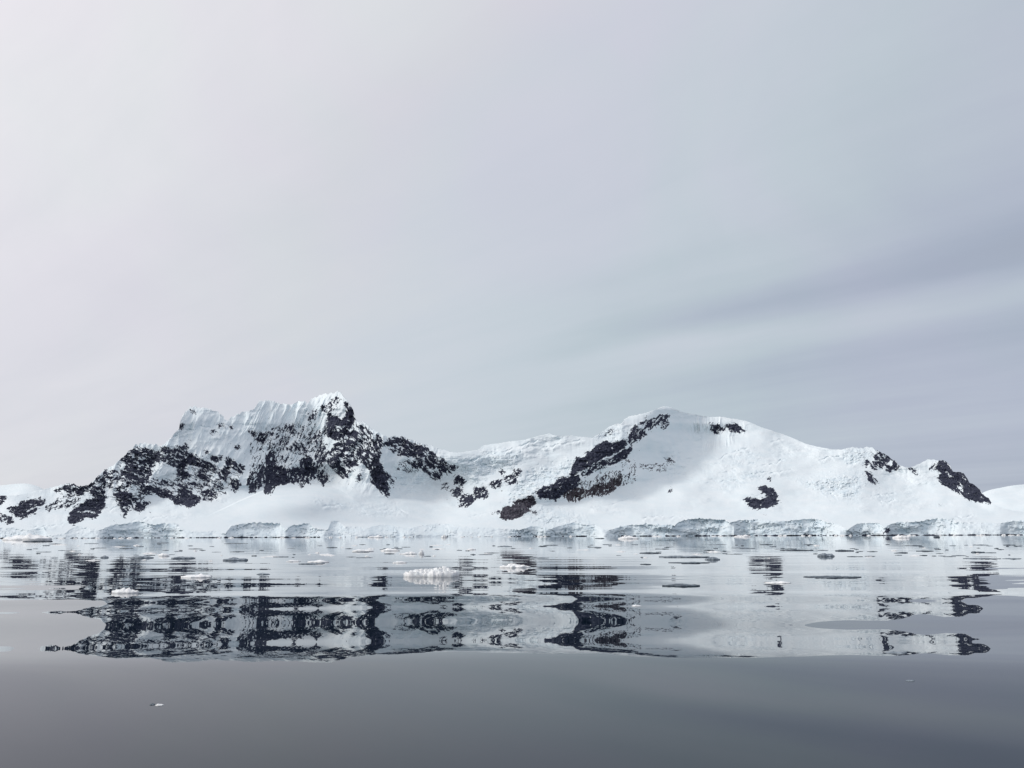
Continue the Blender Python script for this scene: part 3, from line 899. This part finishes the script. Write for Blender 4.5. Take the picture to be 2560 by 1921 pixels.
G_BIG = 'larger ice floes one can tell apart'
WH, GR, DK = FLOE_WHITE, FLOE_GREY, FLOE_DARK
BIG = [
    # u0, u1, waterline v, height, shape, material, rough, lumps, label, category
    (1010, 1144, 1443, 22, 'mound', WH, .6, 17, 'long lumpy white floe with a knobbly crest, biggest floe in the open water', 'ice floe'),
    (984, 1014, 1408, 4.5, 'mound', WH, .3, 3, 'small smooth white floe just up left of the biggest knobbly floe', 'ice floe'),
    (1047, 1058, 1386, 18, 'shard', WH, .3, 3, 'narrow upright white ice shard standing in the middle of the bay', 'ice shard'),
    (1006, 1038, 1386, 6, 'mound', WH, .6, 5, 'low crumbled white floe just left of the upright ice shard', 'ice floe'),
    (952, 994, 1378, 6, 'mound', WH, .5, 4, 'low white floe with a raised right side, left of the crumbled floe by the shard', 'ice floe'),
    (880, 930, 1379, 5, 'mound', WH, .4, 3, 'flat pale floe pair-like with a grey wet edge, below the foot of the snow hump', 'ice floe'),
    (766, 818, 1407, 6, 'mound', WH, .4, 4, 'rounded white floe at the right end of the floe cluster under the snow hump', 'ice floe'),
    (745, 800, 1411, 3, 'slab', GR, .4, 4, 'thin grey slab at the front of the floe cluster under the snow hump', 'ice floe'),
    (717, 747, 1405, 4, 'mound', WH, .4, 3, 'small white floe at the left end of the floe cluster under the snow hump', 'ice floe'),
    (1258, 1320, 1420, 9, 'mound', WH, .7, 6, 'crumbly white floe lying in the dark reflection of the brown rock block', 'ice floe'),
    (1670, 1756, 1467, 6, 'slab', DK, .45, 4, 'long dark grey slab alone in the bright water under the right summit', 'ice slab'),
    (1690, 1777, 1409, 3.2, 'slab', DK, .4, 4, 'long thin dark slab, upper one above the lone long slab under the right summit', 'ice slab'),
    (1666, 1766, 1394, 4.5, 'slab', GR, .6, 5, 'long grey slab with a hump near its right end, under the right summit', 'ice slab'),
    (1770, 1804, 1400, 7, 'mound', GR, .4, 3, 'dull grey lump with a dark right tip beside the long humped slab', 'ice floe'),
    (1602, 1652, 1384, 4, 'slab', DK, .5, 4, 'thin dark slab with a raised right corner below the ice front', 'ice slab'),
    (1604, 1629, 1412, 2.6, 'slab', DK, .3, 3, 'short dark bar of ice between the dark rock reflection and the long slabs', 'ice slab'),
    (2046, 2088, 1392, 9, 'mound', GR, .6, 5, 'pale grey pointed floe, tallest in the right part of the bay', 'ice floe'),
    (2032, 2139, 1446, 4.5, 'slab', DK, .7, 9, 'very long thin dark floe with a bristly middle, right part of the bay', 'ice slab'),
    (1924, 1979, 1459, 4.5, 'mound', WH, .45, 4, 'flat white floe crossing the reflection of the lone curved outcrop', 'ice floe'),
    (456, 517, 1445, 8, 'mound', WH, .6, 5, 'white rounded floe amid the rock reflections in the left of the bay', 'ice floe'),
    (281, 336, 1484, 12, 'mound', WH, .7, 7, 'crumbly white floe on the left, nearest of the white floes', 'ice floe'),
    (549, 610, 1402, 8, 'mound', GR, .55, 4, 'grey white floe sloping up to a sharp right end, left of the floe cluster', 'ice floe'),
    (425, 476, 1397, 6, 'slab', GR, .6, 4, 'low grey slab with a lump at each end in the left of the bay', 'ice slab'),
    (328, 376, 1396, 7, 'mound', GR, .5, 3, 'grey floe with a round left head and a thin tail', 'ice floe'),
    (248, 268, 1395, 6, 'mound', GR, .4, 3, 'small round grey floe right of the darkest far left reflection', 'ice floe'),
    (395, 420, 1391, 8, 'mound', WH, .5, 3, 'small peaked white floe between the grey floes on the left', 'ice floe'),
    (2228, 2272, 1635, 3.5, 'mound', GR, .5, 4, 'thin whitish ice sliver in the near dark water on the right', 'ice fragment'),
    (2269, 2287, 1704, 3, 'mound', GR, .5, 3, 'tiny pale ice fragment, lowest one on the right', 'ice fragment'),
    (388, 406, 1765, 4, 'mound', WH, .6, 4, 'tiny whitish ice fragment nearest the boat at lower left', 'ice fragment'),
    (373, 386, 1763, 3, 'slab', DK, .5, 3, 'tiny dark ice chip touching the nearest whitish fragment at lower left', 'ice fragment'),
    (1583, 1604, 1516, 3, 'mound', WH, .5, 3, 'small white fragment at the edge of the black rock band reflection', 'ice fragment'),
    (0, 104, 1351, 15, 'mound', WH, .7, 5, 'low white domed berg aground at the far left shore', 'small iceberg'),
    (48, 108, 1355, 4.0, 'slab', DK, .5, 4, 'thin dark ice ledge in front of the white domed berg at far left', 'ice slab'),
    (1551, 1593, 1348, 9, 'mound', WH, .7, 6, 'broken white bergy bit afloat before the left end of the long blue ice front', 'small iceberg'),
    (1492, 1513, 1347, 2.4, 'slab', DK, .4, 3, 'thin dark slab just left of the broken white bergy bit', 'ice slab'),
    (1840, 1880, 1343, 5, 'mound', WH, .6, 5, 'low white ice heap at the foot of the cliff below the lone curved outcrop', 'small iceberg'),
    (2240, 2276, 1346, 8, 'mound', WH, .7, 5, 'white crumbled bergy bit before the dark sea cave on the right', 'small iceberg'),
    (1103, 1117, 1345, 8, 'mound', WH, .5, 3, 'small peaked white bergy bit before the pale glacier front', 'small iceberg'),
    (918, 955, 1345, 6, 'mound', WH, .5, 3, 'bluish white bergy bit with a raised left horn, foot of the shaded cliffs', 'small iceberg'),
    (2338, 2350, 1344, 5, 'mound', DK, .5, 3, 'small dark ice lump at the waterline right of the sea cave', 'ice floe'),
    (1168, 1189, 1375, 4, 'mound', WH, .5, 3, 'small white floe alone right of the upright ice shard', 'ice floe'),
    (640, 670, 1437, 4, 'mound', GR, .5, 3, 'small dark grey floe between the left rock reflections and open water', 'ice floe'),
    (2248, 2272, 1383, 3, 'slab', DK, .3, 3, 'short dark bar of ice under the right end of the sea cave cliffs', 'ice slab'),
    (2300, 2336, 1379, 3, 'slab', DK, .3, 3, 'dark flat slab under the pale right end of the ice front', 'ice slab'),
    (2434, 2506, 1398, 2.6, 'slab', GR, .4, 4, 'long thin grey slab at right, front one of the far right slabs', 'ice slab'),
    (2436, 2464, 1382, 4, 'slab', DK, .6, 4, 'dark humped slab at right, below the end of the ice front', 'ice slab'),
    (2518, 2562, 1398, 2.4, 'slab', GR, .4, 4, 'thin grey slab cut by the right edge of the view', 'ice slab'),
    (1962, 2026, 1377, 3, 'slab', DK, .5, 5, 'long thin dark slab below the right half of the long blue front', 'ice slab'),
    (2096, 2138, 1378, 4, 'slab', DK, .7, 6, 'dark slab with jagged top behind the pale grey pointed floe', 'ice slab'),
]
for i, (u0, u1, v, hp, sh, m, ro, lu, lab, cat) in enumerate(BIG):
    big = i == 0
    nm = {'ice floe': 'ice_floe', 'ice slab': 'ice_slab', 'ice shard': 'ice_shard', 'ice fragment': 'ice_fragment', 'small iceberg': 'small_iceberg'}[cat]
    hp = hp * (0.75 if sh == 'slab' else 1.0)
    put_floe(nm, u0, u1, v, hp, sh, m, lab, cat, G_BIG, ro, lu, 100 + i, 26 if big else 10, 140 if big else 44, 0.5 if big else (0.55 if sh != 'slab' else 0.7), 0.6 if big else 0.45, pkx=0.46 if big else None)

# brash: small pieces, each its own object; a few shapes shared as mesh data
SHAPES = {}
for key, m, sh in (('w', WH, 'mound'), ('g', GR, 'slab'), ('d', DK, 'slab')):
    SHAPES[key] = []
    for s in range(5):
        me = floe_mesh('brash_ice', 1, 1, 1, .85, 5, 300 + s * 7 + ord(key), 8, 32, sh, .3)
        me.materials.append(m)
        SHAPES[key].append(me)
ZONES = [(0, 640, 'below the rocky left mountain'), (640, 1140, 'below the round snow hump'), (1140, 1640, 'below the low saddle'), (1640, 2100, 'below the right summit'), (2100, 2560, 'below the right end of the snow dome')]
KINDS = {'w': 'small white piece of brash ice adrift {}', 'g': 'thin grey sliver of brash ice adrift {}', 'd': 'thin dark sliver of brash ice adrift {}'}
rb = random.Random(5)
for (a, b, where), n in zip(ZONES, (56, 40, 34, 34, 46)):
    for j in range(n):
        v = 1358 + 46 * rb.random()**1.5 if a < 640 else 1362 + 34 * rb.random()**1.4
        wpx = rb.uniform(6, 17) if rb.random() < 0.65 else rb.uniform(17, 40)
        key = rb.choices('wgd', (.28, .42, .30) if a < 1140 else (.12, .38, .5))[0]
        hp = rb.uniform(1.2, 2.9) if key == 'w' else rb.uniform(0.8, 1.7)
        u = rb.uniform(a + 4, b - 4)
        if u - wpx / 2 < a or u + wpx / 2 > b:
            wpx = min(wpx, 12)
        o = put_floe('brash_ice', u - wpx / 2, u + wpx / 2, v, hp, '', None, KINDS[key].format(where), 'brash ice', KINDS[key].format(where), deep=0.5, me=rb.choice(SHAPES[key]), rot=rb.choice((0, math.pi)))
for j in range(64):
    u = rb.uniform(760, 2550) if j > 14 else rb.uniform(120, 760)
    base = float(np.interp(u, UC, vs))
    wpx = rb.uniform(5, 14)
    where = 'right shore' if u > 1500 else ('left shore' if u < 760 else 'middle shore')
    lab = 'small white ice block washed up at the foot of the cliffs, ' + where
    put_floe('ice_block', u - wpx / 2, u + wpx / 2, base + 1.0 + rb.random() * 0.6, rb.uniform(1.5, 4), '', None, lab, 'ice block', lab, deep=0.5, me=rb.choice(SHAPES['w']), rot=rb.choice((0, math.pi)))

# ------------------------------------------------------------------ daylight: thin high overcast, brighter towards the sun on the left
SUN_AZ, SUN_EL = math.radians(-97), math.radians(37)          # azimuth from straight ahead, clockwise
sd_ = Vector((math.sin(SUN_AZ) * math.cos(SUN_EL), math.cos(SUN_AZ) * math.cos(SUN_EL), math.sin(SUN_EL)))
sl_ = bpy.data.lights.new('sun', 'SUN')
sl_.energy = 1.42
sl_.angle = math.radians(12)
sl_.color = (1.0, 0.965, 0.92)
so = bpy.data.objects.new('sun', sl_)
so.rotation_euler = sd_.to_track_quat('Z', 'Y').to_euler()
COL.objects.link(so)

wd = bpy.data.worlds.new('World')
SC.world = wd
wd.use_nodes = True
nt = wd.node_tree
bg = nt.nodes['Background']
tc = nd(nt, 'ShaderNodeTexCoord')
dirv = tc.outputs['Generated']
sx = nd(nt, 'ShaderNodeSeparateXYZ')
nt.links.new(dirv, sx.inputs[0])
dx, dy, dz = sx.outputs
dot = mth(nt, 'ADD', mth(nt, 'ADD', mth(nt, 'MULTIPLY', dx, sd_.x), mth(nt, 'MULTIPLY', dy, sd_.y)), mth(nt, 'MULTIPLY', dz, sd_.z))
dzz = mth(nt, 'ADD', mth(nt, 'MAXIMUM', dz, 0.0), 0.06)
px, py = mth(nt, 'DIVIDE', dx, dzz), mth(nt, 'DIVIDE', dy, dzz)


def cloud_xy(u, v):
    x, z = ray(u, v)
    n = math.sqrt(float(x)**2 + 1 + float(z)**2)
    k = float(z) / n + 0.06
    return float(x) / n / k, 1 / n / k


# one paler cirrus band crosses the right half of the sky; the rest of the cirrus lies along it
c1, c2 = cloud_xy(2560, 680), cloud_xy(1550, 895)
ang = math.atan2(c2[1] - c1[1], c2[0] - c1[0])          # the cirrus lies along this heading


def lane(u, v):
    x, y = cloud_xy(u, v)
    return x * math.cos(ang) + y * math.sin(ang), -x * math.sin(ang) + y * math.cos(ang)


along = mth(nt, 'ADD', mth(nt, 'MULTIPLY', px, math.cos(ang)), mth(nt, 'MULTIPLY', py, math.sin(ang)))
across = mth(nt, 'ADD', mth(nt, 'MULTIPLY', px, -math.sin(ang)), mth(nt, 'MULTIPLY', py, math.cos(ang)))


def plane(sa, sc_, off):
    c = nd(nt, 'ShaderNodeCombineXYZ')
    nt.links.new(mth(nt, 'MULTIPLY', along, sa), c.inputs[0])
    nt.links.new(mth(nt, 'MULTIPLY', across, sc_), c.inputs[1])
    c.inputs[2].default_value = off
    return c.outputs[0]


st1 = noise(nt, plane(0.10, 0.62, 2.3), 1.0, 4, 0.5, 0.4)
st2 = noise(nt, plane(0.22, 2.2, 5.1), 1.0, 4, 0.5, 0.3)
soft = noise(nt, dirv, 2.6, 5, 0.55, 0.6)
shade = mth(nt, 'ADD', mth(nt, 'MULTIPLY', mth(nt, 'SUBTRACT', st1, 0.5), 0.42), mth(nt, 'MULTIPLY', mth(nt, 'SUBTRACT', st2, 0.5), 0.26))
wob = mth(nt, 'ADD', across, mth(nt, 'MULTIPLY', mth(nt, 'SUBTRACT', noise(nt, plane(0.35, 0.5, 1.3), 1.0, 4, 0.55), 0.5), 1.1))


def band(u, v, width, amp):
    d = mth(nt, 'DIVIDE', mth(nt, 'SUBTRACT', wob, lane(u, v)[1]), width)
    return mth(nt, 'MULTIPLY', mth(nt, 'POWER', 2.718, mth(nt, 'MULTIPLY', mth(nt, 'MULTIPLY', d, d), -1.0)), amp)


lanes = mth(nt, 'ADD', mth(nt, 'ADD', band(2100, 790, 0.17, 0.14), band(2480, 585, 0.22, -0.25)), band(1800, 955, 0.35, -0.10))
gate = nd(nt, 'ShaderNodeMapRange', interpolation_type='SMOOTHSTEP')
nt.links.new(dx, gate.inputs['Value'])
gate.inputs['From Min'].default_value = -0.08
gate.inputs['From Max'].default_value = 0.32
lanes = mth(nt, 'MULTIPLY', lanes, gate.outputs[0])
key = mth(nt, 'ADD', mth(nt, 'ADD', mth(nt, 'ADD', dot, lanes), shade), mth(nt, 'ADD', mth(nt, 'MULTIPLY', mth(nt, 'SUBTRACT', soft, 0.5), 0.30), mth(nt, 'MULTIPLY', mth(nt, 'SUBTRACT', noise(nt, plane(0.9, 2.6, 3.7), 1.0, 6, 0.6, 0.8), 0.5), 0.16)))
fac = mth(nt, 'MULTIPLY_ADD', key, 0.5, 0.5)
sky = ramp(nt, [(0.0, (0.35, 0.385, 0.46)), (0.22, (0.405, 0.455, 0.545)), (0.31, (0.465, 0.515, 0.60)), (0.40, (0.525, 0.585, 0.645)), (0.48, (0.59, 0.635, 0.70)), (0.57, (0.645, 0.67, 0.735)), (0.65, (0.695, 0.705, 0.745)), (0.76, (0.775, 0.775, 0.805)), (0.86, (0.89, 0.88, 0.89)), (1.0, (1.4, 1.34, 1.28))], fac)
ns_ = nd(nt, 'ShaderNodeTexSky', sky_type='NISHITA')
ns_.sun_disc = False
ns_.sun_elevation = SUN_EL
ns_.sun_rotation = SUN_AZ
ns_.air_density = 1.0
nscl = mix(nt, 1.0, ns_.outputs[0], (0.10, 0.10, 0.10), 'MULTIPLY')
hue = ramp(nt, [(0.38, (0.972, 1.008, 0.998)), (0.5, (0.985, 1.0, 1.004)), (0.64, (1.004, 0.986, 1.016))], mth(nt, 'ADD', mth(nt, 'ADD', mth(nt, 'MULTIPLY', mth(nt, 'MULTIPLY', dx, dx), 0.55), mth(nt, 'MULTIPLY', dz, 0.22)), mth(nt, 'MULTIPLY', noise(nt, dirv, 3.1, 3, 0.5, 0.5), 0.8)))
skyh = mix(nt, 1.0, sky.outputs[0], hue.outputs[0], 'MULTIPLY')
skyc = mix(nt, 0.07, skyh, nscl)
nt.links.new(skyc, bg.inputs['Color'])
bg.inputs['Strength'].default_value = 1.0

SC.view_settings.view_transform = 'Standard'
SC.view_settings.look = 'None'
SC.view_settings.exposure = 0
SC.view_settings.gamma = 1
SC.cycles.max_bounces = 6
SC.cycles.use_denoising = True
